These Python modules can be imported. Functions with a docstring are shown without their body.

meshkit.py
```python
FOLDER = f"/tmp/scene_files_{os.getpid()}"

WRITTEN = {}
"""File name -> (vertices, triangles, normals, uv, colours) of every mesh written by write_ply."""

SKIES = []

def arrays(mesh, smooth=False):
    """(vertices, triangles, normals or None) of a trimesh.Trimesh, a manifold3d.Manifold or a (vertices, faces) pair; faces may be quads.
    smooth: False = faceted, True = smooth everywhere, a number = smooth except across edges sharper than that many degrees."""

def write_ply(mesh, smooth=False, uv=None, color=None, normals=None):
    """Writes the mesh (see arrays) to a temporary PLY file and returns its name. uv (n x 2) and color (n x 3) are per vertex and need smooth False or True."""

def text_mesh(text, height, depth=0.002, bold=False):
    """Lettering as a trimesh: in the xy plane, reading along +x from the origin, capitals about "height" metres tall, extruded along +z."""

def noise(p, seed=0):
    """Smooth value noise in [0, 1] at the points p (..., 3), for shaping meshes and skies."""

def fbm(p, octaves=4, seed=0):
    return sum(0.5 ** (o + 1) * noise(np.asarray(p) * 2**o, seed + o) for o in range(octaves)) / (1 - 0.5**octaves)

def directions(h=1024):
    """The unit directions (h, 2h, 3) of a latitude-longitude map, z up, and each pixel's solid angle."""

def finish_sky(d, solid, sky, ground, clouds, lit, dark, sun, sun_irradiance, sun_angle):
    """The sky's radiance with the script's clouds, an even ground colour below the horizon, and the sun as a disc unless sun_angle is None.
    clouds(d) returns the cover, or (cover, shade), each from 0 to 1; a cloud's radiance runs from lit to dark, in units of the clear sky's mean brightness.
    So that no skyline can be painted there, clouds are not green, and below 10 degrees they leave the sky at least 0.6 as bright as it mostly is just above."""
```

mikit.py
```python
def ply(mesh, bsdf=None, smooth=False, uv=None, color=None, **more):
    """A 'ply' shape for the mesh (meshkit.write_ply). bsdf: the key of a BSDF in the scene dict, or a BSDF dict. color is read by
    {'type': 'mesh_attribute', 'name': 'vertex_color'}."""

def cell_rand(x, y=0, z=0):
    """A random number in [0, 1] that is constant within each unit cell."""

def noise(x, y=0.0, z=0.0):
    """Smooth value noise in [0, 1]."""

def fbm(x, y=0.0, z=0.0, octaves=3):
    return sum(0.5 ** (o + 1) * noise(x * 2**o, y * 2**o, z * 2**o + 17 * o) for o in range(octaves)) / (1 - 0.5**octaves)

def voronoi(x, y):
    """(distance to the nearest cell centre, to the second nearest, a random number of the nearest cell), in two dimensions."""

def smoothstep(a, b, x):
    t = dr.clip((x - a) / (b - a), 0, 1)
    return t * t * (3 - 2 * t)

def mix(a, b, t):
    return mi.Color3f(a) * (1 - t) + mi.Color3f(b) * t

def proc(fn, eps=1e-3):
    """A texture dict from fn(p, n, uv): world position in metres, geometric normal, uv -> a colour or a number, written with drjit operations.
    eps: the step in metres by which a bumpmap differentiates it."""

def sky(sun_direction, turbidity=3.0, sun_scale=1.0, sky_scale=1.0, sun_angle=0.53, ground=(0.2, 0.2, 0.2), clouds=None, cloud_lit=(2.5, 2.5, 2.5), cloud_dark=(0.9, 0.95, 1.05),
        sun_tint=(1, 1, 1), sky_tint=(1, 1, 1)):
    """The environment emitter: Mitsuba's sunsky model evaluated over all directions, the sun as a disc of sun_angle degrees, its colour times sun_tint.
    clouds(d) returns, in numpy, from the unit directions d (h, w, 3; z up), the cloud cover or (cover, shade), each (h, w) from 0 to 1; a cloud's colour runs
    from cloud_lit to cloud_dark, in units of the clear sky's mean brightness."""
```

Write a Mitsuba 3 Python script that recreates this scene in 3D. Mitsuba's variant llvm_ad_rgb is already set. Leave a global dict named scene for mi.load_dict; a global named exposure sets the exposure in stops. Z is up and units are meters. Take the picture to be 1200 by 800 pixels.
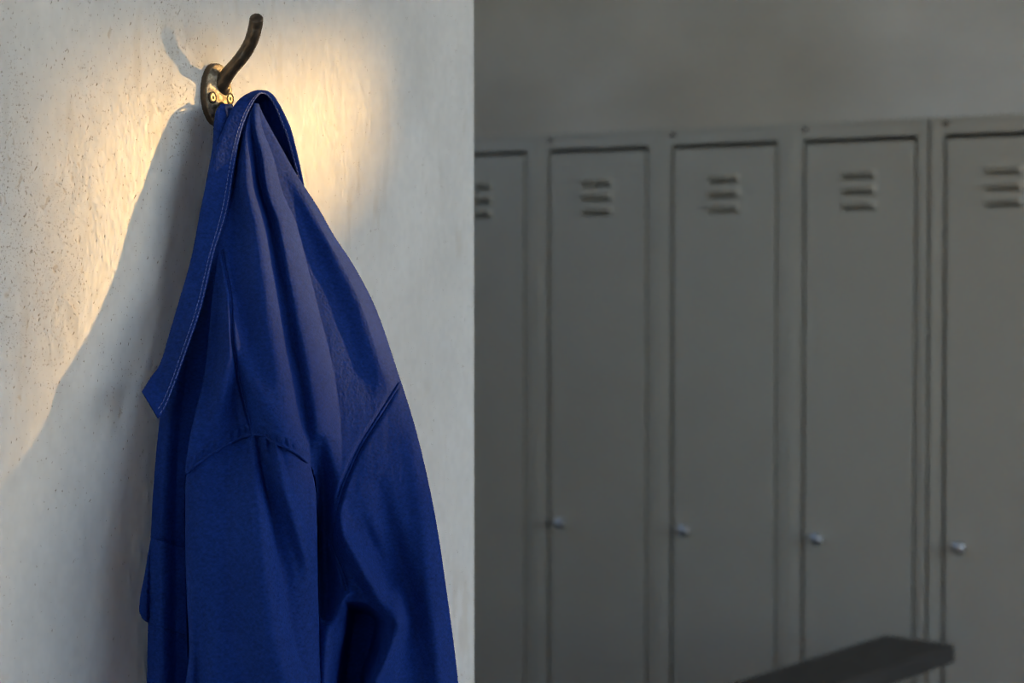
import math, random
import numpy as np, trimesh, shapely
import drjit as dr
import mitsuba as mi
import mikit, meshkit
from mikit import noise, fbm, voronoi, smoothstep, mix
from scipy.interpolate import PchipInterpolator, LinearNDInterpolator
from scipy.spatial import cKDTree

random.seed(3)
RNG = np.random.default_rng(11)
T = mi.ScalarTransform4f
scene, labels = {}, {}

# ------------------------------------------------------------------ camera, sky, sun, exposure
W_PX, H_PX, FOCAL = 1200, 800, 2100.0
HORIZON = 345.0
EYE = np.array([0.85, 0.0, 1.35])
YAW = math.radians(26.03)                       # the camera looks along +y, turned towards -x
PITCH = math.atan((400.0 - HORIZON) / FOCAL)
FWD = np.array([-math.sin(YAW) * math.cos(PITCH), math.cos(YAW) * math.cos(PITCH), -math.sin(PITCH)])
RIGHT = np.array([math.cos(YAW), math.sin(YAW), 0.0])
UP = np.cross(RIGHT, FWD)
scene['camera'] = {'type': 'thinlens', 'fov': math.degrees(2 * math.atan(600 / FOCAL)), 'fov_axis': 'x',
                   'aperture_radius': 0.0042, 'focus_distance': 1.37, 'near_clip': 0.02, 'far_clip': 200.0,
                   'to_world': T().look_at(origin=EYE.tolist(), target=(EYE + FWD).tolist(), up=[0, 0, 1])}
SUN = np.array([1.0, 1.30, 0.38])
scene['sky'] = mikit.sky(SUN, turbidity=3.0, sun_scale=0.21, sky_scale=1.0, sun_angle=1.6, ground=(0.25, 0.25, 0.24),
                         sun_tint=(1.0, 0.89, 0.61), sky_tint=(0.965, 0.95, 1.075))
exposure = 4.87


def at(px, py, Z):
    """Point at depth Z (metres along the view axis) seen at pixel px, py of the 1200 x 800 frame."""
    px, py, Z = np.broadcast_arrays(np.asarray(px, float), np.asarray(py, float), np.asarray(Z, float))
    d = FWD + RIGHT * ((px - 600) / FOCAL)[..., None] + UP * ((400 - py) / FOCAL)[..., None]
    return EYE + d * Z[..., None]


def depth_at_x(px, py, x):
    d = FWD[0] + RIGHT[0] * (np.asarray(px, float) - 600) / FOCAL + UP[0] * (400 - np.asarray(py, float)) / FOCAL
    return (x - EYE[0]) / d


def on_wall(px, py, x=0.0):
    return at(px, py, depth_at_x(px, py, x))


# ------------------------------------------------------------------ materials
def principled(**k):
    return {'type': 'twosided', 'bsdf': {'type': 'principled', **k}}


def rgb(*c):
    return {'type': 'rgb', 'value': list(c)}


def plaster_fields(p):
    y, z = p.y, p.z
    wob = fbm(y * 90.0, z * 60.0, 1.0)
    patchy = smoothstep(0.40, 0.64, fbm(y * 13.0, z * 8.0, 4.0))
    side = smoothstep(1.36, 1.04, y) * smoothstep(1.15, 1.42, z)
    dens = side * (0.14 + 0.75 * patchy) + 0.03
    d1, d2, r = voronoi(y * 520.0 + 4.0 * wob, z * 330.0 + 3.0 * wob)
    k = r / dr.maximum(dens, 1e-3)
    pit = dr.select(r < dens, smoothstep(0.10 + 0.34 * k * k * k, 0.04, d1), 0.0)
    e1, e2, q = voronoi(y * 120.0 + 3.0 * wob, z * 60.0 + 2.0 * wob)
    blot = dr.select(q < 0.16 * side * patchy + 0.006, smoothstep(0.30, 0.05, e1), 0.0)
    return y, z, pit, blot


def plaster_color(p, n, uv):
    y, z, pit, blot = plaster_fields(p)
    big = fbm(y * 2.6 + 3.1, z * 2.0, 5.0, octaves=4)
    mid = fbm(y * 15.0 + 1.0, z * 9.0, 3.0, octaves=5)
    fine = fbm(y * 190.0, z * 130.0, 2.0, octaves=3)
    c = mix((0.70, 0.695, 0.68), (0.80, 0.795, 0.785), smoothstep(0.3, 0.72, big))
    c = c * (0.90 + 0.20 * mid) * (0.95 + 0.10 * fine)
    v1 = smoothstep(0.60, 0.80, fbm(y * 62.0 + 7.0, z * 15.0 + 2.0, 3.0, octaves=4)) * smoothstep(0.46, 0.66, fbm(y * 9.0, z * 6.0 + 4.0, 8.0))
    c = mix(c, (0.46, 0.37, 0.26), v1 * 0.2)
    c = mix(c, (0.42, 0.32, 0.20), blot * 0.38)
    return mix(c, (0.20, 0.14, 0.085), pit * 0.9)


def plaster_bump(p, n, uv):
    y, z, pit, blot = plaster_fields(p)
    return fbm(y * 95.0, z * 80.0, 1.0, octaves=5) * 0.6 + fbm(y * 420.0, z * 360.0, 6.0, octaves=2) * 0.42 + fbm(y * 14.0, z * 9.0, 2.0) * 1.0 - pit * 0.5 - blot * 0.2


scene['plaster'] = {'type': 'twosided', 'bsdf': {'type': 'bumpmap', 'arbitrary': mikit.proc(plaster_bump, 8e-4), 'scale': 0.0024,
                    'bsdf': {'type': 'principled', 'base_color': mikit.proc(plaster_color), 'roughness': 0.85, 'specular': 0.25}}}


def old_wall_color(p, n, uv):
    b = fbm(p.x * 1.7 + 1.0, p.z * 2.2, p.y * 1.7 + 4.0, octaves=5)
    s = fbm(p.x * 5.0, p.z * 7.0, p.y * 5.0 + 1.0, octaves=4)
    c = mix((0.60, 0.515, 0.415), (0.73, 0.665, 0.59), smoothstep(0.3, 0.7, b))
    return c * (0.84 + 0.32 * s)


scene['old_wall'] = principled(base_color=mikit.proc(old_wall_color), roughness=0.9, specular=0.2)
scene['concrete'] = principled(base_color=rgb(0.075, 0.072, 0.068), roughness=0.75, specular=0.3)
scene['ceiling_paint'] = principled(base_color=rgb(0.62, 0.61, 0.58), roughness=0.9, specular=0.2)


def locker_color(p, n, uv):
    b = fbm(p.x * 3.0, p.z * 2.2, p.y * 3 + 2.0, octaves=4)
    return mix((0.515, 0.45, 0.36), (0.56, 0.495, 0.40), b)


scene['locker_paint'] = principled(base_color=mikit.proc(locker_color), roughness=0.42, specular=0.45)
scene['chrome'] = principled(base_color=rgb(0.72, 0.72, 0.76), roughness=0.22, metallic=1.0)
scene['rust'] = principled(base_color=rgb(0.13, 0.085, 0.05), roughness=0.8)


def fabric_color(p, n, uv):
    a = fbm(p.x * 16, p.y * 16, p.z * 16, octaves=3)
    g = noise(p.x * 620, p.y * 620, p.z * 620) * 0.6 + noise(p.x * 1250, p.y * 1250, p.z * 1250) * 0.4
    return mix((0.0045, 0.022, 0.145), (0.009, 0.036, 0.215), a) * (0.6 + 0.8 * g)


def fabric_bump(p, n, uv):
    return noise(p.x * 640 + p.z * 350, p.y * 640, p.z * 640) * 0.6 + fbm(p.x * 300, p.y * 300, p.z * 300, octaves=2) * 0.3


scene['fabric'] = {'type': 'twosided', 'bsdf': {'type': 'bumpmap', 'arbitrary': mikit.proc(fabric_bump, 3e-4), 'scale': 0.0009,
                   'bsdf': {'type': 'principled', 'base_color': mikit.proc(fabric_color), 'roughness': 0.75, 'specular': 0.08, 'sheen': 0.25, 'sheen_tint': 0.35}}}
scene['thread'] = principled(base_color=rgb(0.07, 0.11, 0.31), roughness=0.7, sheen=0.3)


def bronze_color(p, n, uv):
    a = fbm(p.x * 140, p.y * 140, p.z * 140, octaves=4)
    return mix((0.075, 0.060, 0.046), (0.13, 0.10, 0.07), smoothstep(0.35, 0.75, a))


def plate_color(p, n, uv):
    a = fbm(p.x * 260, p.y * 260, p.z * 260, octaves=4)
    worn = smoothstep(0.004, 0.0066, p.x)
    return mix((0.085, 0.066, 0.047), mix((0.20, 0.165, 0.12), (0.52, 0.45, 0.345), smoothstep(0.35, 0.65, a)), worn)


def cast_bump(p, n, uv):
    return fbm(p.x * 420, p.y * 420, p.z * 420, octaves=3)


scene['bronze'] = {'type': 'twosided', 'bsdf': {'type': 'bumpmap', 'arbitrary': mikit.proc(cast_bump, 3e-4), 'scale': 0.0005,
                   'bsdf': {'type': 'principled', 'base_color': mikit.proc(bronze_color), 'roughness': 0.32, 'metallic': 0.6}}}
scene['plate_metal'] = {'type': 'twosided', 'bsdf': {'type': 'bumpmap', 'arbitrary': mikit.proc(cast_bump, 3e-4), 'scale': 0.0012,
                        'bsdf': {'type': 'principled', 'base_color': mikit.proc(plate_color), 'roughness': 0.5, 'metallic': 0.5}}}
scene['screw_metal'] = principled(base_color=rgb(0.50, 0.41, 0.28), roughness=0.5, metallic=0.5)
scene['screw_dark'] = principled(base_color=rgb(0.03, 0.024, 0.018), roughness=0.7)


def wood_color(p, n, uv):
    g = fbm(p.x * 30 + p.y * 6, p.y * 6, p.z * 60, octaves=4)
    return mix((0.030, 0.026, 0.022), (0.070, 0.060, 0.050), g)


scene['dark_wood'] = principled(base_color=mikit.proc(wood_color), roughness=0.5, specular=0.4)
scene['painted_frame'] = principled(base_color=rgb(0.5, 0.5, 0.48), roughness=0.5)
scene['dark_steel'] = principled(base_color=rgb(0.04, 0.04, 0.045), roughness=0.5, metallic=0.5)

# ------------------------------------------------------------------ helpers


def tag(key, label=None, cat=None, group=None, kind=None):
    d = {}
    if label: d['label'] = label
    if cat: d['category'] = cat
    if group: d['group'] = group
    if kind: d['kind'] = kind
    labels[key] = d


def put(key, mesh, bsdf, smooth=False, **more):
    scene[key] = mikit.ply(mesh, bsdf, smooth=smooth, **more)
    return key


def box(lo, hi):
    lo, hi = np.array(lo, float), np.array(hi, float)
    m = trimesh.creation.box(hi - lo)
    m.apply_translation((lo + hi) / 2)
    return m


def bevel_box(lo, hi, b):
    """A box with chamfered edges: the convex hull of three slightly smaller boxes."""
    lo, hi = np.array(lo, float), np.array(hi, float)
    pts = []
    for k in range(3):
        s = np.full(3, b); s[k] = 0
        pts.append(box(lo + s, hi - s).vertices)
    return trimesh.Trimesh(np.vstack(pts)).convex_hull


def cat(*ms):
    return trimesh.util.concatenate(ms)


def slab_with_holes(axis, at0, thick, outline, holes):
    """A wall: outline and holes are shapely polygons in (x, z) for axis 'y' or (y, z) for axis 'x'."""
    m = trimesh.creation.extrude_polygon(outline.difference(shapely.union_all(holes)) if holes else outline, thick, engine='earcut')
    v = m.vertices.copy()
    m.vertices = np.stack([v[:, 0], at0 + v[:, 2], v[:, 1]], 1) if axis == 'y' else np.stack([at0 + v[:, 2], v[:, 0], v[:, 1]], 1)
    m.fix_normals()
    return m


def tube(points, radius, sides=10, caps=True):
    """A tube along points; radius a number or one per point, or (n, 2) for an oval section (across, along normal)."""
    P = np.asarray(points, float)
    r = np.broadcast_to(np.asarray(radius, float), (len(P),)) if np.ndim(radius) < 2 else np.asarray(radius)
    t = np.gradient(P, axis=0); t /= np.linalg.norm(t, axis=1, keepdims=True)
    ref = np.array([0, 0, 1.0]) if abs(t[0][2]) < 0.9 else np.array([0, 1.0, 0])
    nrm = [np.cross(ref, t[0])]; nrm[0] /= np.linalg.norm(nrm[0])
    for k in range(1, len(P)):
        n = nrm[-1] - t[k] * np.dot(nrm[-1], t[k]); nrm.append(n / np.linalg.norm(n))
    nrm = np.array(nrm); bi = np.cross(t, nrm)
    a = np.arange(sides) * 2 * np.pi / sides
    ra, rb = (r, r) if r.ndim == 1 else (r[:, 0], r[:, 1])
    V = P[:, None] + nrm[:, None] * (np.cos(a)[None, :, None] * ra[:, None, None]) + bi[:, None] * (np.sin(a)[None, :, None] * rb[:, None, None])
    n = len(P); V = V.reshape(-1, 3); F = []
    for i in range(n - 1):
        for j in range(sides):
            k = (j + 1) % sides
            F += [[i * sides + j, i * sides + k, (i + 1) * sides + k], [i * sides + j, (i + 1) * sides + k, (i + 1) * sides + j]]
    if caps:
        V = np.vstack([V, P[0], P[-1]])
        for j in range(sides):
            k = (j + 1) % sides
            F += [[n * sides, k, j], [n * sides + 1, (n - 1) * sides + j, (n - 1) * sides + k]]
    m = trimesh.Trimesh(V, F, process=False); m.fix_normals()
    return m


# ------------------------------------------------------------------ the room
X_FAR, X_RIGHT, Y_FRONT, Y_BACK, H_ROOM = -2.3, 3.3, -2.6, 4.17, 3.0
Y_END = float(on_wall(557, 400)[1])
put('wall_left', bevel_box((-0.22, Y_FRONT, 0), (0, Y_END, H_ROOM), 0.003), 'plaster')
tag('wall_left', 'pale plastered wall with pits and stains, bearing the coat hook', kind='structure')
# the sunlit patch on the left wall, traced back along the sun's direction to the opening in the back wall
patch = [(76, 90), (428, 52), (428, 190), (372, 250), (48, 720)]
P3 = [on_wall(*q) for q in patch]
P3 = [p + SUN * ((Y_BACK - p[1]) / SUN[1]) for p in P3]
sun_opening = shapely.Polygon([(p[0], p[2]) for p in P3])
put('wall_back', slab_with_holes('y', Y_BACK, 0.03, shapely.box(X_FAR, 0, X_RIGHT, H_ROOM), [sun_opening]), 'old_wall')
tag('wall_back', 'dim mottled grey plaster wall behind and above the lockers', kind='structure')
big_windows = [shapely.box(0.3, 0.85, 1.5, 2.85), shapely.box(1.65, 0.85, 2.75, 2.85), shapely.box(2.9, 0.85, 4.0, 2.85)]
put('wall_right', slab_with_holes('x', X_RIGHT, 0.05, shapely.box(Y_FRONT, 0, Y_BACK, H_ROOM), big_windows), 'ceiling_paint')
front_windows = [shapely.box(0.6, 1.3, 2.4, 2.75)]
put('wall_front', slab_with_holes('y', Y_FRONT - 0.05, 0.05, shapely.box(X_FAR, 0, X_RIGHT, H_ROOM), front_windows), 'ceiling_paint')
left_windows = [shapely.box(0.4, 2.2, 2.7, 2.92)]
put('wall_far_left', slab_with_holes('x', X_FAR - 0.05, 0.05, shapely.box(Y_FRONT, 0, Y_BACK, H_ROOM), left_windows), 'ceiling_paint')
put('floor', box((X_FAR, Y_FRONT, -0.1), (X_RIGHT, Y_BACK, 0)), 'concrete')
put('ceiling', box((X_FAR, Y_FRONT, H_ROOM), (X_RIGHT, Y_BACK, H_ROOM + 0.1)), 'ceiling_paint')
for k in ('wall_right', 'wall_front', 'wall_far_left', 'floor', 'ceiling'):
    tag(k, kind='structure')
for i, w in enumerate(big_windows):
    fr = w.buffer(0.0).difference(w.buffer(-0.05, join_style='mitre'))
    put(f'window_{i + 1}', slab_with_holes('x', X_RIGHT - 0.005, 0.06, fr, []), 'painted_frame')
    tag(f'window_{i + 1}', kind='structure')

# ------------------------------------------------------------------ lockers
LOCK_Y, PITCH_L, DOOR_W = 3.70, 0.2985, 0.232
X_REF = EYE[0] + FWD[0] / FWD[1] * LOCK_Y              # the locker front on the view axis
TOP, RAIL = EYE[2] + 0.364, 0.035
LOCK_D = Y_BACK - LOCK_Y - 0.012


def locker_meshes(gap_right):
    """Everything in the locker's own frame: x to the right from its left edge, y back from its front, z up from the floor."""
    w, zt, zb = PITCH_L - (0.006 if gap_right else 0.0008), TOP, 0.10
    x0 = (PITCH_L - DOOR_W) / 2
    ox0, ox1 = x0 - 0.006, x0 + DOOR_W + 0.006
    oz1, oz0 = zt - RAIL, zb + 0.04
    # frame: a face with an opening and folded-back edges; carcass behind it
    face = shapely.box(0, zb, w, zt).difference(shapely.box(ox0, oz0, ox1, oz1))
    f = trimesh.creation.extrude_polygon(face, 0.022, engine='earcut')
    v = f.vertices.copy(); f.vertices = np.stack([v[:, 0], v[:, 2], v[:, 1]], 1); f.fix_normals()
    lip = [bevel_box((0.0, -0.0025, zb), (0.012, 0.004, zt), 0.0011), bevel_box((w - 0.012, -0.0025, zb), (w, 0.004, zt), 0.0011),
           bevel_box((0.0, -0.0025, zt - 0.010), (w, 0.004, zt), 0.0011)]
    carcass = [box((0, 0.02, zb), (0.002, LOCK_D, zt)), box((w - 0.002, 0.02, zb), (w, LOCK_D, zt)), box((0, 0.02, zt - 0.002), (w, LOCK_D, zt)),
               box((0, 0.02, zb), (w, LOCK_D, zb + 0.002)), box((0, LOCK_D - 0.002, zb), (w, LOCK_D, zt)),
               box((0.006, 0.05, 0), (0.036, 0.09, zb)), box((w - 0.036, 0.05, 0), (w - 0.006, 0.09, zb)),
               box((0.006, LOCK_D - 0.09, 0), (0.036, LOCK_D - 0.05, zb)), box((w - 0.036, LOCK_D - 0.09, 0), (w - 0.006, LOCK_D - 0.05, zb))]
    frame = cat(f, *lip, *carcass)
    dz1 = oz1 - 0.010
    door = bevel_box((x0, -0.001, oz0 + 0.006), (x0 + DOOR_W, 0.018, dz1), 0.0022)
    lw, lh, d = 0.078, 0.019, 0.0105
    zc = EYE[2] + 0.2185
    cuts = [box((x0 + 0.077 + 0.004, -0.02, zl), (x0 + 0.077 + lw - 0.006, 0.03, zl + 0.0060)) for zl in (zc - 0.0325 * (j - 1) - 0.0095 for j in range(3))]
    door = trimesh.boolean.difference([door] + cuts, engine='manifold')
    # pressed louvre: a hood over the slot that stands out at its upper lip, with slanted cheeks closing both ends
    hood = trimesh.Trimesh(np.array([(0.002, -0.0004, lh), (lw - 0.002, -0.0004, lh), (0.004, -d, lh * 0.84), (lw - 0.009, -d, lh * 0.84), (0.004, -d * 0.8, lh * 0.58), (lw - 0.009, -d * 0.8, lh * 0.58),
                                     (0.002, -0.0004, lh * 0.5), (lw - 0.002, -0.0004, lh * 0.5), (0.003, -d * 0.5, lh * 0.98), (lw - 0.005, -d * 0.5, lh * 0.98)])).convex_hull
    cheek_r = trimesh.Trimesh(np.array([(lw, -0.0004, 0.0), (lw, -0.0004, lh), (lw - 0.009, -d, lh * 0.84), (lw - 0.011, -d * 0.8, lh * 0.5), (lw - 0.007, -0.0004, 0.0), (lw - 0.010, -0.0004, lh * 0.6)])).convex_hull
    cheek_l = trimesh.Trimesh(np.array([(0, -0.0004, 0.0), (0, -0.0004, lh), (0.005, -d, lh * 0.84), (0.006, -d * 0.8, lh * 0.5), (0.004, -0.0004, 0.0), (0.006, -0.0004, lh * 0.6)])).convex_hull
    louvre = cat(hood, cheek_r, cheek_l)
    kn = trimesh.creation.revolve([(0, 0), (0.0065, 0), (0.0065, 0.012), (0.0115, 0.015), (0.0128, 0.022), (0.0118, 0.029), (0.008, 0.0318), (0, 0.0324)], sections=28)
    kn.apply_transform(trimesh.transformations.rotation_matrix(math.pi / 2, [1, 0, 0]))
    bolt = trimesh.creation.revolve([(0, 0), (0.0058, 0), (0.005, 0.0025), (0.002, 0.0036), (0, 0.0037)], sections=16)
    bolt.apply_transform(trimesh.transformations.rotation_matrix(math.pi / 2, [1, 0, 0]))
    return dict(frame=frame, door=door, louvre=louvre, knob=kn, bolt=bolt), x0, dz1


L_MESH = {}
for g in (False, True):
    ms, LX0, LDZ = locker_meshes(g)
    L_MESH[g] = {k: mikit.ply(m, {'knob': 'chrome', 'bolt': 'rust'}.get(k, 'locker_paint'), smooth=(35 if k in ('knob', 'bolt') else False)) for k, m in ms.items()}
LOCKER_LABELS = ['grey metal locker partly hidden behind the edge of the plastered wall',
                 'grey metal locker, first full door right of the plastered wall',
                 'grey metal locker, second full door right of the plastered wall',
                 'grey metal locker behind the bench, third full door right of the plastered wall',
                 'grey metal locker at the right edge, past the bench end and the dark gap']
LX_FIRST = X_REF + 0.0906 - LX0 + 0.006 - PITCH_L        # left edge of the partly hidden one
Z_KNOB = EYE[2] - 0.517
for i in range(5):
    key = 'locker' if i == 0 else f'locker_{i:03d}'
    L = L_MESH[i == 3]
    ox = LX_FIRST + i * PITCH_L

    def mv(x, y, z):
        return T().translate([ox + x, LOCK_Y + y, z])
    tag(key, LOCKER_LABELS[i], 'locker', 'row of grey lockers')
    scene[key + '__frame'] = {**L['frame'], 'to_world': mv(0, 0, 0)}
    scene[key + '__door'] = {**L['door'], 'to_world': mv(0, 0, 0)}
    zc = EYE[2] + 0.2185
    for j in range(3):
        scene[key + '__door__louvre' + (f'_{j:03d}' if j else '')] = {**L['louvre'], 'to_world': mv(LX0 + 0.077, -0.001, zc - 0.0325 * (j - 1) - 0.0095)}
    scene[key + '__door__knob'] = {**L['knob'], 'to_world': mv(LX0 + 0.034, -0.001, Z_KNOB)}
    scene[key + '__frame__bolt'] = {**L['bolt'], 'to_world': mv(LX0 - 0.002, 0, TOP - 0.014)}
    tag(key + '__door__knob', 'small round chrome knob')
    tag(key + '__frame__bolt', 'small rusty bolt head')

# ------------------------------------------------------------------ bench
BENCH_H = 0.675


def on_height(px, py, z):
    d = at(px, py, 1.0) - EYE
    return EYE + d * ((z - EYE[2]) / d[2])


c_far, c_right = on_height(1036, 743.5, BENCH_H), on_height(1117, 755.5, BENCH_H)
long_pt = on_height(862, 798, BENCH_H)
ax = long_pt - c_far; ax[2] = 0; ax /= np.linalg.norm(ax)
wide = np.array([-ax[1], ax[0], 0.0])
if np.dot(wide, c_right - c_far) < 0: wide = -wide
bw = float(np.dot(c_right - c_far, wide))
M = np.eye(4); M[:3, 0], M[:3, 1], M[:3, 2], M[:3, 3] = ax, wide, [0, 0, 1], [c_far[0], c_far[1], 0]
if np.linalg.det(M[:3, :3]) < 0: M[:3, 1] *= -1; M[:3, 3] += wide * bw; 
plank = bevel_box((0, 0, BENCH_H - 0.036), (1.5, bw, BENCH_H), 0.005)
legs = []
for xa in (0.30, 1.20):
    legs.append(cat(box((xa, 0.012, 0), (xa + 0.03, 0.042, BENCH_H - 0.035)), box((xa, bw - 0.042, 0), (xa + 0.03, bw - 0.012, BENCH_H - 0.035)),
                    box((xa + 0.001, 0.03, 0.10), (xa + 0.029, bw - 0.03, 0.125))))
plank.apply_transform(M)
put('bench__seat', plank, 'dark_wood')
for i, m in enumerate(legs):
    m.apply_transform(M); m.fix_normals()
    put('bench__leg_frame' + (f'_{i:03d}' if i else ''), m, 'dark_steel')
tag('bench', 'narrow dark wooden bench with a thick plank seat in front of the lockers', 'bench')

# ------------------------------------------------------------------ hook
hc = on_wall(250.5, 111)                                      # centre of the back plate on the wall
HZ, HY = hc[2], hc[1]
RA, RB, RT = 0.0182, 0.0250, 0.0078                           # half width, half height, thickness
a = np.linspace(0, 2 * np.pi, 72, endpoint=False)
rings = [(1.0, 0.0), (1.0, 0.0035), (0.985, 0.0050), (0.95, 0.0058), (0.90, 0.0059), (0.86, 0.0062), (0.80, 0.0068), (0.6, 0.0074), (0.3, RT), (0.02, RT)]
V = np.vstack([np.stack([np.full_like(a, x), HY + RA * k * np.cos(a), HZ + RB * k * np.sin(a)], 1) for k, x in rings] + [[[0, HY, HZ]], [[RT, HY, HZ]]])
F, n = [], len(a)
for i in range(len(rings) - 1):
    for j in range(n):
        k = (j + 1) % n
        F += [[i * n + j, i * n + k, (i + 1) * n + k], [i * n + j, (i + 1) * n + k, (i + 1) * n + j]]
for j in range(n):
    k = (j + 1) % n
    F += [[len(V) - 2, k, j], [len(V) - 1, (len(rings) - 1) * n + j, (len(rings) - 1) * n + k]]
pm = trimesh.Trimesh(V, F, process=False); pm.fix_normals()
tag('coat_hook', 'aged bronze coat hook screwed to the plastered wall', 'coat hook')
put('coat_hook__back_plate', pm, 'plate_metal', 50)
# upper prong: traced on its own plane, standing out of the plate and curling up
arm_px = [(257.0, 103.0), (259.5, 98), (266.5, 87), (274, 78), (281, 70), (287.5, 61), (292.5, 52), (296.5, 42), (299, 32), (300.3, 24), (300.8, 19.5)]
arm_x = np.interp(np.linspace(0, 1, len(arm_px)), [0, 0.15, 0.4, 0.7, 1], [0.003, 0.010, 0.027, 0.040, 0.0465])
arm_pts = np.array([on_wall(p[0], p[1], x) for p, x in zip(arm_px, arm_x)])
s = np.linspace(0, 1, len(arm_pts)); ss = np.linspace(0, 1, 40)
arm_pts = np.stack([PchipInterpolator(s, arm_pts[:, k])(ss) for k in range(3)], 1)
rad = np.interp(ss, [0, 0.06, 0.14, 0.3, 0.6, 0.85, 0.95, 0.985, 1.0], [0.0088, 0.0072, 0.0060, 0.0054, 0.0055, 0.0056, 0.0054, 0.0040, 0.0010])
put('coat_hook__prong', tube(arm_pts, np.stack([rad, rad * 0.92], 1), 14), 'bronze', 50)
low = np.array([[0.004, HY, HZ - 0.012], [0.011, HY, HZ - 0.016], [0.019, HY, HZ - 0.019], [0.025, HY, HZ - 0.018], [0.028, HY, HZ - 0.013]])
s5 = np.linspace(0, 1, 5)
low = np.stack([PchipInterpolator(s5, low[:, k])(np.linspace(0, 1, 20)) for k in range(3)], 1)
put('coat_hook__prong_001', tube(low, np.interp(np.linspace(0, 1, 20), [0, 0.2, 0.9, 1], [0.0075, 0.0052, 0.0048, 0.002]), 12), 'bronze', 50)
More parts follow.
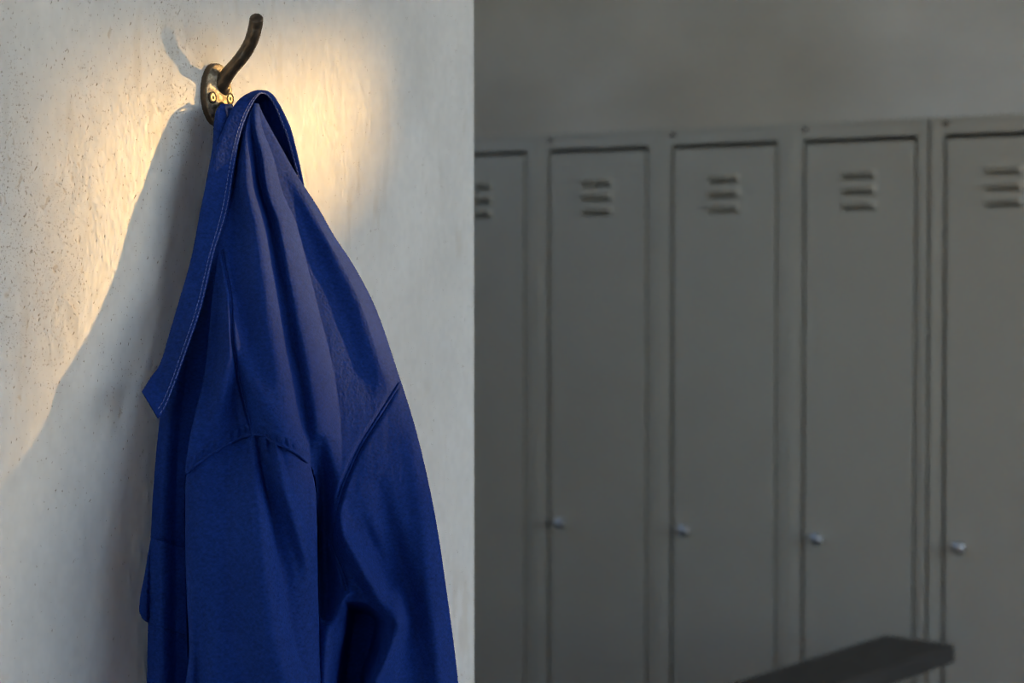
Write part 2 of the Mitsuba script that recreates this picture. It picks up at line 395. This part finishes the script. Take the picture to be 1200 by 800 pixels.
for i, (sx, sy) in enumerate([(248.6, 114.3), (268.8, 115.8)]):
    c = on_wall(sx, sy, 0.0068)
    kk = math.hypot((c[1] - HY) / RA, (c[2] - HZ) / RB)
    c[0] = float(np.interp(kk, [0.3, 0.6, 0.8, 0.86], [RT, 0.0074, 0.0068, 0.0062])) + 0.0001
    key = 'coat_hook__screw' + (f'_{i:03d}' if i else '')
    head = trimesh.creation.revolve([(0, 0), (0.0034, 0), (0.0034, 0.0004), (0.0030, 0.0006), (0.0016, 0.0006), (0.0015, 0.0002), (0, 0.0002)], sections=28)
    washer = trimesh.creation.revolve([(0.0034, -0.001), (0.0049, -0.001), (0.0049, 0.0007), (0.0034, 0.0007), (0.0034, -0.001)], sections=28)
    slot = trimesh.creation.cylinder(0.0015, 0.0006, sections=16)
    R = trimesh.transformations.rotation_matrix(math.pi / 2, [0, 1, 0])
    for m in (head, washer, slot):
        m.apply_scale([1.0, 0.95, 1.0]); m.apply_transform(R)
    head.apply_translation(c); washer.apply_translation(c); slot.apply_translation(c + np.array([0.0003, 0, 0]))
    put(key, head, 'screw_metal', 35)
    put(key + '__washer', washer, 'screw_dark', 35)
    put(key + '__slot', slot, 'screw_dark', 35)
    tag(key, 'brass screw head')

# ------------------------------------------------------------------ work jacket
J = 'work_jacket'
tag(J, 'royal blue cotton work jacket hanging by its collar from the bronze hook', 'jacket')


def curve(pts):
    """x(y) through the pixel points (x, y), y increasing."""
    p = np.array(pts, float)
    f = PchipInterpolator(p[:, 1], p[:, 0], extrapolate=False)
    return lambda y: np.where(y < p[0, 1], p[0, 0], np.where(y > p[-1, 1], p[-1, 0], np.nan_to_num(f(np.clip(y, p[0, 1], p[-1, 1])))))


def key(pts):
    p = np.array(pts, float)
    f = PchipInterpolator(p[:, 0], p[:, 1])
    return lambda s: f(np.clip(s, p[0, 0], p[-1, 0]))


def sstep(a, b, x):
    t = np.clip((x - a) / (b - a), 0, 1)
    return t * t * (3 - 2 * t)


FOLD = 1.75


def fold(crease, amp, wl, wr):
    """A fold that swells gently from the left and breaks off at the crease line on its right."""
    xc, A, WL, WR = curve(crease), key(amp), key(wl), key(wr)

    def f(px, py):
        w = WR(py); d = px - (xc(py) - w)
        left = 0.5 * (1 + np.cos(np.pi * np.clip(-d / WL(py), 0, 1)))
        right = 1 - np.clip(d / w, 0, 1) ** 2
        return FOLD * A(py) * np.where(d < 0, left, right)
    return f


def dense(pts, step=1.0):
    p = np.array(pts, float)
    s = np.concatenate([[0], np.cumsum(np.linalg.norm(np.diff(p, axis=0), axis=1))])
    q = np.arange(0, s[-1], step)
    return np.stack([PchipInterpolator(s, p[:, k])(q) for k in range(p.shape[1])], 1)


def along(pts, amp, width):
    """A ridge (amp > 0) or groove along any pixel polyline; amp and width from its start to its end."""
    q = dense(pts); tree = cKDTree(q)
    u = np.linspace(0, 1, len(q))
    A = np.interp(u, np.linspace(0, 1, len(np.atleast_1d(amp))), np.atleast_1d(amp))
    Wd = np.interp(u, np.linspace(0, 1, len(np.atleast_1d(width))), np.atleast_1d(width))

    def f(px, py):
        d, i = tree.query(np.stack([px, py], -1).reshape(-1, 2))
        return (1.8 * A[i] * np.exp(-(d / Wd[i]) ** 2)).reshape(px.shape)
    return f


def pool(poly, amp, soft):
    """A hollow (amp < 0) or swelling inside a pixel polygon with soft edges."""
    q = dense(poly + [poly[0]]); tree = cKDTree(q); P = shapely.Polygon(poly)

    def f(px, py):
        d, _ = tree.query(np.stack([px, py], -1).reshape(-1, 2))
        ins = shapely.contains_xy(P, px.ravel(), py.ravel())
        return (amp * sstep(0, soft, np.where(ins, d, 0))).reshape(px.shape)
    return f


def wrinkle(px, py, amp, sx, sy, seed=0):
    return amp * (meshkit.fbm(np.stack([px / sx, py / sy, np.zeros_like(px)], -1), 3, seed) - 0.5)


class Strip:
    """Cloth between a left and a right edge (pixel polylines of equal length) with depths zl, zr; it swells forward by bf and backward by bb; relief is added in front."""

    def __init__(self, left, right, zl, zr, bf, bb, relief=(), power=2.4, rows=300, cols=120, follow=None):
        L, R = np.array(left, float), np.array(right, float)
        s0 = np.linspace(0, 1, len(L)); s = np.linspace(0, 1, rows)
        d = np.cumsum(np.concatenate([[0], np.linalg.norm(np.diff((L + R) / 2, axis=0), axis=1)])); s0 = d / d[-1]
        ip = lambda v: PchipInterpolator(s0, v)(s)
        lx, ly, rx, ry = ip(L[:, 0]), ip(L[:, 1]), ip(R[:, 0]), ip(R[:, 1])
        f = lambda v: PchipInterpolator(s0, np.asarray(v, float))(s) if np.ndim(v) else np.full(rows, float(v))
        zl, zr, bf, bb = f(zl), f(zr), f(bf), f(bb)
        t = 0.5 - 0.5 * np.cos(np.linspace(0, np.pi, cols)); t = 0.55 * t + 0.45 * np.linspace(0, 1, cols)
        px = lx[:, None] * (1 - t) + rx[:, None] * t; py = ly[:, None] * (1 - t) + ry[:, None] * t
        prof = (1 - np.abs(2 * t - 1) ** power) ** (1 / 2.0)
        line = zl[:, None] * (1 - t) + zr[:, None] * t
        zf = line - bf[:, None] * prof
        if follow is not None:
            zz = follow[0](px, py); line = np.where(np.isfinite(zz), zz - follow[1], line); zf = line - bf[:, None] * prof
        for g in relief:
            zf = zf - g(px, py) * np.minimum(1, 12 * np.minimum(t, 1 - t) + 0.0)[None, :] ** 0.5
        zb = np.maximum(np.minimum(line + bb[:, None] * prof, np.maximum(depth_at_x(px, py, 0.010), line)), zf + 0.0012 * np.minimum(1, 8 * np.minimum(t, 1 - t)))
        self.px, self.py, self.zf, self.t, self.s = px, py, zf, t, s
        front, back = at(px, py, zf), at(px, py, zb)
        V = np.vstack([front.reshape(-1, 3), back.reshape(-1, 3)])
        idx = np.arange(rows * cols).reshape(rows, cols); bk = idx + rows * cols
        q = lambda A, B, C, D: np.vstack([np.stack([A, B, C], -1).reshape(-1, 3), np.stack([A, C, D], -1).reshape(-1, 3)])
        F = [q(idx[:-1, :-1], idx[1:, :-1], idx[1:, 1:], idx[:-1, 1:]), q(bk[:-1, :-1], bk[:-1, 1:], bk[1:, 1:], bk[1:, :-1]),
             q(idx[0, :-1], idx[0, 1:], bk[0, 1:], bk[0, :-1]), q(idx[-1, 1:], idx[-1, :-1], bk[-1, :-1], bk[-1, 1:])]
        self.front_faces = 2 * (rows - 1) * (cols - 1)
        self.F = np.vstack(F); self.V = V
        self.mesh = self.build(self.F)

    def build(self, F):
        m = trimesh.Trimesh(self.V, F, process=False)
        m.merge_vertices(merge_norm=True, merge_tex=True, digits_vertex=7); m.update_faces(m.nondegenerate_faces()); m.remove_unreferenced_vertices()
        return m

    def depth(self):
        return LinearNDInterpolator(np.stack([self.px.ravel(), self.py.ravel()], 1), self.zf.ravel())


def near(px, py, x):
    return float(depth_at_x(px, py, x))


def sun_tangent(px, py, off=0.0):
    """Depth at which a point just reaches the edge of the jacket's shadow on the wall: the cloth hangs about as deep as this."""
    c = float(np.interp(py, [108, 150, 200, 290, 445, 540, 620, 800, 1100], [1.152, 1.133, 1.116, 1.088, 1.012, 0.972, 0.95, 0.93, 0.90]))
    d = at(px, py, 1.0) - EYE
    k = SUN[1] / SUN[0]
    return float((c - EYE[1] + k * EYE[0]) / (d[1] - k * d[0])) + off


# --- seam lines (pixels)
ARMHOLE = [(214, 560), (217, 556), (235, 540), (255, 527), (275, 516), (292, 510), (302, 509), (311, 510.5), (317, 516), (335, 524), (350, 533), (364, 547), (368, 560)]
YOKE = [(258, 288), (265, 320), (270, 350), (272.5, 400), (277, 430), (285, 465), (296.5, 508)]
SLEEVE_SEAM = [(470, 446), (455, 470), (440, 494), (424, 520), (411, 547), (400, 575), (391.5, 610), (388.5, 637), (393, 650), (399, 665), (407, 693)]
arm_xy = np.array(ARMHOLE)
arm_y = PchipInterpolator(arm_xy[:, 0], arm_xy[:, 1])

# --- back panel, recessed, against the wall
bl = [(259, 121.5), (253, 130), (250.5, 147), (249, 170), (241, 215), (229, 290), (216, 350), (205, 400), (190, 470), (183, 530), (178, 600), (174.5, 680), (172, 800), (169, 950), (166, 1090)]
br = [(272, 122), (276, 130), (280, 147), (282, 170), (280, 215), (276, 290), (272, 350), (268, 400), (262, 470), (260, 530), (260, 600), (262, 680), (264, 800), (266, 950), (268, 1090)]
BP = Strip(bl, br, [near(x, y, 0.022) for x, y in bl], [max(near(x, y, 0.046), sun_tangent(x, y, 0.012)) for x, y in br],
           [0.004, 0.006] + [0.010] * 13, [0.03] * 15,
           [fold([(226, 300), (216, 450), (206, 560), (204, 800), (200, 1100)], [(300, 0.001), (500, 0.003), (1100, 0.004)], [(300, 12), (1100, 16)], [(300, 14), (1100, 12)]),
            lambda x, y: wrinkle(x, y, 0.003, 22, 90, 5)], rows=260, cols=40)
put(J + '__back_panel', BP.mesh, 'fabric', True)

# --- body: yoke and front, with the long folds falling from the collar
gl = [(297, 121), (292, 135), (286, 150), (281, 175), (277, 200), (270, 245), (261, 275), (253.5, 310), (247.5, 360), (240, 435), (225.5, 500), (217, 555), (216, 610), (218, 700), (220, 800), (220, 950), (220, 1090)]
gr = [(303, 121), (309, 135), (317, 150), (331, 175), (345, 200), (374, 245), (391, 275), (414, 310), (440, 360), (466, 435), (486.5, 500), (500, 555), (511, 610), (524.5, 700), (537, 800), (548, 950), (556, 1090)]
zl = [sun_tangent(x, y, o) for (x, y), o in zip(gl, [0.0, 0.0, 0.002, 0.004, 0.004, 0.004, 0.004, 0.004, 0.004, 0.004, 0.006, 0.010, 0.02, 0.02, 0.02, 0.02, 0.02])]
zr = [sun_tangent(x, y, o) for (x, y), o in zip(gr, [0.002, 0.004, 0.008, 0.014, 0.020, 0.030, 0.036, 0.042, 0.044, 0.040, 0.034, 0.030, 0.024, 0.02, 0.02, 0.02, 0.02])]
bf = [0.002, 0.003, 0.003, 0.004, 0.005, 0.006, 0.007, 0.008, 0.008, 0.008, 0.008, 0.010, 0.012, 0.013, 0.014, 0.014, 0.014]
bb = [0.004, 0.010, 0.02, 0.03, 0.05, 0.08, 0.11, 0.14, 0.17, 0.20, 0.22, 0.22, 0.22, 0.22, 0.22, 0.22, 0.22]
F1 = fold([(293, 125), (296, 160), (300, 190), (304, 215), (318, 260), (330, 320), (340, 370), (346, 405), (355, 450), (361.5, 500), (364, 545), (366, 700)],
          [(125, 0.001), (160, 0.004), (215, 0.009), (320, 0.014), (450, 0.017), (545, 0.016), (600, 0.006), (700, 0.0)],
          [(125, 8), (200, 16), (320, 38), (450, 55), (560, 60)], [(125, 5), (200, 13), (260, 18), (400, 25), (545, 28)])
F2 = fold([(303, 125), (307, 148), (319, 180), (331, 225), (347, 262), (360, 312), (373.5, 365), (390.5, 435), (399, 500), (400, 530), (399, 560)],
          [(125, 0.0), (150, 0.004), (225, 0.010), (312, 0.013), (435, 0.015), (505, 0.012), (545, 0.003), (560, 0.0)],
          [(125, 5), (200, 8), (300, 16), (450, 22)], [(125, 4), (200, 14), (300, 22), (450, 28), (530, 24)])
F3 = fold([(352, 205), (382, 258), (408, 300), (431, 345), (458, 410), (472, 450), (480, 500)],
          [(200, 0.0), (250, 0.004), (345, 0.007), (420, 0.006), (470, 0.0)], [(200, 12), (300, 26), (450, 36)], [(200, 8), (300, 12), (450, 16)])
hollow = pool([(404, 704), (428, 706), (452, 727), (447, 760), (434, 800), (440, 900), (395, 900), (392, 800), (395, 765), (401, 735)], -0.085, 13)
def hem(x, y):
    d = arm_y(np.clip(x, 214, 366)) - y
    m = sstep(14.5, 12.0, d) * sstep(-1, 1.0, d) * sstep(212, 222, x) * sstep(366, 360, x)
    puck = np.sin(x * 0.62 + 1.8 * np.sin(x * 0.11)) * np.exp(-((d - 7) / 4.0) ** 2)
    return m * 0.0022 + 0.0017 * puck * m


body_relief = [
    hem,
    F1, F2, F3,
    along([(262, 300), (266, 340), (268, 400), (262, 450), (250, 500)], [0.003, 0.007, 0.010, 0.009, 0.002], [6, 8, 11, 12, 13]),
    along([(274, 350), (280, 400), (290, 440), (310, 480), (345, 520)], [0.003, 0.006, 0.008, 0.008, 0.005], [8, 10, 13, 18, 20]),
    along(YOKE, -0.0034, 2.2),
    along(SLEEVE_SEAM, [-0.002, -0.003, -0.004, -0.004, -0.002], 3.0),
    along([(374, 520), (378, 580), (380, 650), (383, 720)], [-0.004, -0.016, -0.020, -0.012], [10, 13, 14, 12]),
    along([(395, 590), (401, 622), (416, 650), (437, 688), (456, 717), (466, 727)], [0.003, 0.009, 0.012, 0.012, 0.010, 0.008], [7, 9, 11, 12, 12, 11]),
    along([(466, 700), (466, 730), (460, 755), (449, 782), (434, 820), (425, 900)], [0.005, 0.012, 0.014, 0.014, 0.012, 0.008], [11, 11, 11, 12, 14, 16]),
    along([(443, 570), (456, 620), (471, 672), (484, 730), (490, 800)], [-0.002, -0.006, -0.009, -0.006, -0.004], [10, 12, 13, 14, 15]),
    along([(422, 600), (440, 645), (458, 680)], [0.0, -0.005, -0.004], [9, 10, 10]),
    along([(488, 520), (500, 600), (508, 690), (518, 800), (528, 1000)], [0.003, 0.006, 0.007, 0.006, 0.005], [14, 15, 15, 16, 18]),
    along([(408, 695), (395, 712), (385, 735), (380, 790), (378, 900)], [0.006, 0.008, 0.009, 0.010, 0.008], [8, 10, 10, 10, 10]),
    hollow,
    lambda x, y: -0.045 * sstep(0.0, 5.0, y - np.where((x > 214) & (x < 368), arm_y(np.clip(x, 214, 368)), np.where(x >= 368, 560 + (x - 368) * 18, 560))) * sstep(374, 367, x),
    lambda x, y: wrinkle(x, y, 0.0035, 26, 120, 1) * sstep(150, 260, y) + wrinkle(x, y, 0.0016, 12, 22, 2) * np.exp(-((y - arm_y(np.clip(x, 214, 368))) / 22.0) ** 2),
]
BD = Strip(gl, gr, zl, zr, bf, bb, body_relief, power=2.3, rows=640, cols=250)
# the body mesh is divided along the armhole seam: the cloth to the right of it is the second sleeve
q = np.array(SLEEVE_SEAM)
below = shapely.Polygon([(p[0], p[1]) for p in SLEEVE_SEAM] + [(398, 720), (390, 800), (388, 1100), (640, 1100), (640, 446)])
cen_px = BD.px.ravel(), BD.py.ravel()
tri = BD.F[:BD.front_faces]
cx, cy = cen_px[0][tri].mean(1), cen_px[1][tri].mean(1)
is_sleeve = np.zeros(len(BD.F), bool)
is_sleeve[:BD.front_faces] = shapely.contains_xy(below, cx, cy)
nb = BD.px.size
tri2 = BD.F[BD.front_faces:2 * BD.front_faces] - nb
is_sleeve[BD.front_faces:2 * BD.front_faces] = shapely.contains_xy(below, cen_px[0][tri2].mean(1), cen_px[1][tri2].mean(1))
full_n = meshkit.arrays(BD.mesh, True)


def split_part(mask):
    m = trimesh.Trimesh(BD.V, BD.F[mask], process=False)
    m.merge_vertices(merge_norm=True, merge_tex=True, digits_vertex=7); m.update_faces(m.nondegenerate_faces()); m.remove_unreferenced_vertices()
    # keep the whole cloth's normals so that the seam does not show a false edge
    tree = cKDTree(full_n[0]); _, i = tree.query(m.vertices)
    path = meshkit.write_ply(m, True, normals=full_n[2][i])
    return {'type': 'ply', 'filename': path, 'face_normals': False, 'bsdf': {'type': 'ref', 'id': 'fabric'}}


scene[J + '__body'] = split_part(~is_sleeve)
scene[J + '__sleeve_001'] = split_part(is_sleeve)
tag(J + '__body', 'yoke and front with long falling folds')
body_z = BD.depth()

# --- the front sleeve hanging from the yoke
sl = [(225, 498), (218.5, 545), (217, 575), (217, 640), (219, 700), (221.5, 760), (217, 810), (212, 900), (208, 1010)]
sr = [(356, 498), (364, 545), (370, 575), (372, 640), (373, 700), (375.5, 760), (378, 810), (382, 900), (386, 1010)]
zc = [float(body_z(290, 500)) - 0.0] * 1


def z_under(x, y, push):
    return float(body_z(x, y)) + push


SL_relief = [
    fold([(301, 508), (309, 560), (319, 607), (330, 673), (346, 753), (365, 815), (378, 900), (386, 1010)], [(508, 0.003), (540, 0.008), (600, 0.011), (753, 0.013), (1010, 0.012)], [(508, 20), (600, 40), (800, 55)], [(508, 7), (560, 13), (700, 20), (900, 26)]),
    along([(304, 510), (309, 545), (322, 620), (345, 720)], [-0.004, -0.004, -0.003, -0.001], [5, 7, 10, 14]),
    fold([(329, 522), (339, 560), (351, 592), (362, 625), (373, 660), (380, 700)], [(522, 0.003), (560, 0.007), (625, 0.006), (680, 0.001)], [(522, 8), (600, 16), (680, 16)], [(522, 6), (600, 11), (680, 12)]),
    along([(316, 512), (319, 535), (326, 565)], [-0.004, -0.003, 0.0], [3.5, 5, 6]),
    along([(340, 520), (352, 560), (364, 610)], [0.002, -0.003, 0.0], [7, 8, 8]),
    along([(222, 700), (232, 740), (233, 790), (228, 860)], [0.0, -0.004, -0.006, -0.005], [8, 9, 9, 9]),
    lambda x, y: wrinkle(x, y, 0.003, 30, 130, 7) + wrinkle(x, y, 0.0022, 9, 20, 8) * np.exp(-((y - arm_y(np.clip(x, 214, 368)) - 8) / 18.0) ** 2),
]
SL_args = (sl, sr, [sun_tangent(x, y, o) for (x, y), o in zip(sl, [0.016, 0.014, 0.012, 0.012, 0.01, 0.008, 0.004, 0.0, 0.0])],
           [sun_tangent(x, y, o) for (x, y), o in zip(sr, [0.012, 0.010, 0.008, 0.006, 0.004, 0.002, 0.0, 0.0, 0.0])],
           [0.010, 0.014, 0.022, 0.028, 0.030, 0.030, 0.030, 0.030, 0.030], [0.02] * 9)
SL0 = Strip(*SL_args, SL_relief, power=2.6, rows=330, cols=120)
xs = np.linspace(219, 362, 60); ys = arm_y(xs)
gap = SL0.depth()(xs, ys + 1.0) - body_z(xs, ys - 2.0) - 0.0015
okg = np.isfinite(gap)
gx, gv = xs[okg], gap[okg]
gv = np.convolve(np.pad(gv, 3, mode='edge'), np.ones(7) / 7, 'valid')


def fit_head(x, y):
    d = np.maximum(y - arm_y(np.clip(x, 214, 368)), 0)
    return np.interp(x, gx, gv) * np.exp(-(d / 60.0) ** 1.5)


SL = Strip(*SL_args, SL_relief + [fit_head], power=2.6, rows=330, cols=120)
put(J + '__sleeve', SL.mesh, 'fabric', True)
sleeve_z = SL.depth()

# --- pocket flap on the back panel
bpz = BP.depth()
fl = [(177, 629), (174, 645), (169, 675), (164, 700), (163, 714), (166, 723), (173, 729.5)]
frt = [(240, 650), (240, 660), (240, 685), (240, 710), (240, 725), (240, 738), (240, 752)]
FL = Strip(fl, frt, [near(x, y, 0.025) for x, y in fl], [near(x, y, 0.047) - 0.004 for x, y in frt], [0.003] * 7, [0.0015] * 7,
           [lambda x, y: wrinkle(x, y, 0.001, 20, 40, 9)], power=5, rows=70, cols=40, follow=(bpz, 0.0042))
put(J + '__pocket_flap', FL.mesh, 'fabric', True)

# --- collar: one long band from its point on the left, over the top, and down behind on the right
outer = [(166, 459), (176, 443), (187, 427), (198, 392), (208, 358), (224, 302), (236, 240), (247, 192), (257, 162), (267, 137), (274, 124), (281, 115.5), (291, 109), (303, 105.2), (312, 106), (319, 110), (327, 121), (335, 136.5), (341.5, 152), (346, 169), (351, 190), (356, 214), (360, 236)]
inner = [(185, 491), (194, 478), (202, 458), (219, 411), (236, 361), (250.5, 299), (267, 245), (275.5, 192), (281, 162), (288, 139), (294, 126), (299, 117), (303.5, 111.5), (307, 109.5), (310.5, 110.5), (315.5, 114.5), (323, 127), (329, 143), (335, 157), (339.5, 172), (345, 192), (351, 215), (355, 236)]
oz = [near(x, y, 0.030) for x, y in outer[:13]] + [1.437, 1.44, 1.443, 1.446, 1.448, 1.450, 1.452, 1.453, 1.454, 1.455]
iz = [max(near(x, y, h), sun_tangent(x, y, -0.004)) for (x, y), h in zip(inner[:13], [0.044, 0.046, 0.048, 0.052, 0.052, 0.052, 0.052, 0.052, 0.050, 0.048, 0.046, 0.043, 0.040])] + [1.436, 1.439, 1.442, 1.445, 1.447, 1.449, 1.451, 1.452, 1.453, 1.454]
CL = Strip(outer, inner, oz, iz, [0.0025] * 23, [0.0012] * 23, [lambda x, y: wrinkle(x, y, 0.0018, 14, 50, 12) * sstep(130, 220, y)], power=6, rows=300, cols=30)
put(J + '__collar', CL.mesh, 'fabric', True)
tag(J + '__collar', 'turned collar band with pale topstitched edge')

# --- lining inside the neck, deep in the hollow between the two sides of the collar
nl = [(300, 108.5), (290, 122), (280, 142), (275, 165), (274, 195), (272, 230)]
nr = [(311, 108.5), (321, 122), (329, 142), (338, 165), (346, 195), (354, 230)]
NL = Strip(nl, nr, [1.437, 1.437, 1.437, 1.436, 1.434, 1.432], [1.442, 1.446, 1.449, 1.452, 1.454, 1.455], [-0.006, -0.014, -0.02, -0.02, -0.02, -0.016], [0.008, 0.016, 0.023, 0.023, 0.023, 0.019], [], rows=60, cols=30)
put(J + '__neck_lining', NL.mesh, 'fabric', True)


# --- stitches and seam cords
def px_line(pts, zfun, lift, step=1.0):
    q = dense(pts, step)
    z = zfun(q[:, 0], q[:, 1]) if callable(zfun) else zfun
    ok = np.isfinite(z)
    return at(q[ok, 0], q[ok, 1], z[ok] - lift)


def cord(pts, zfun, lift, radius, step=2.0):
    P = px_line(pts, zfun, lift, step)
    r = np.full(len(P), radius); r[0] = r[-1] = radius * 0.3
    return tube(P, r, 8)


def stitches(P, radius, length=0.0026, gap=0.0009):
    s = np.concatenate([[0], np.cumsum(np.linalg.norm(np.diff(P, axis=0), axis=1))])
    out, a0 = [], 0.0
    while a0 + length < s[-1]:
        u = np.linspace(a0, a0 + length, 4)
        Q = np.stack([np.interp(u, s, P[:, k]) for k in range(3)], 1)
        out.append(tube(Q, radius * np.array([0.5, 1, 1, 0.5]), 5)); a0 += length + gap
    return cat(*out)


rows_c, cols_c = CL.px.shape
lines = []
for frac in (0.06, 0.20):
    tt = 1 - frac
    pxs = np.array([np.interp(tt, CL.t, CL.px[i]) for i in range(rows_c)]); pys = np.array([np.interp(tt, CL.t, CL.py[i]) for i in range(rows_c)])
    zs = np.array([np.interp(tt, CL.t, CL.zf[i]) for i in range(rows_c)])
    keep = CL.s > 0.012
    lines.append(stitches(at(pxs, pys, zs - 0.0002)[keep], 0.00038))
put(J + '__collar__stitching', cat(*lines), 'thread')
tag(J + '__collar__stitching', 'pale blue double topstitching along the collar edge')
sm = [cord(ARMHOLE[1:12], lambda x, y: body_z(x, y - 1.0), 0.0009, 0.0012)]
put(J + '__armhole_seam', cat(*sm), 'fabric', True)
put(J + '__armhole_seam_001', cord(SLEEVE_SEAM, body_z, 0.0016, 0.0011), 'fabric', True)
put(J + '__yoke_seam', cord(YOKE, body_z, 0.0005, 0.0009), 'fabric', True)
st = px_line([(x, y - 7) for x, y in ARMHOLE[2:11]], body_z, 0.0002)
put(J + '__body__stitching', stitches(st, 0.00032), 'fabric')
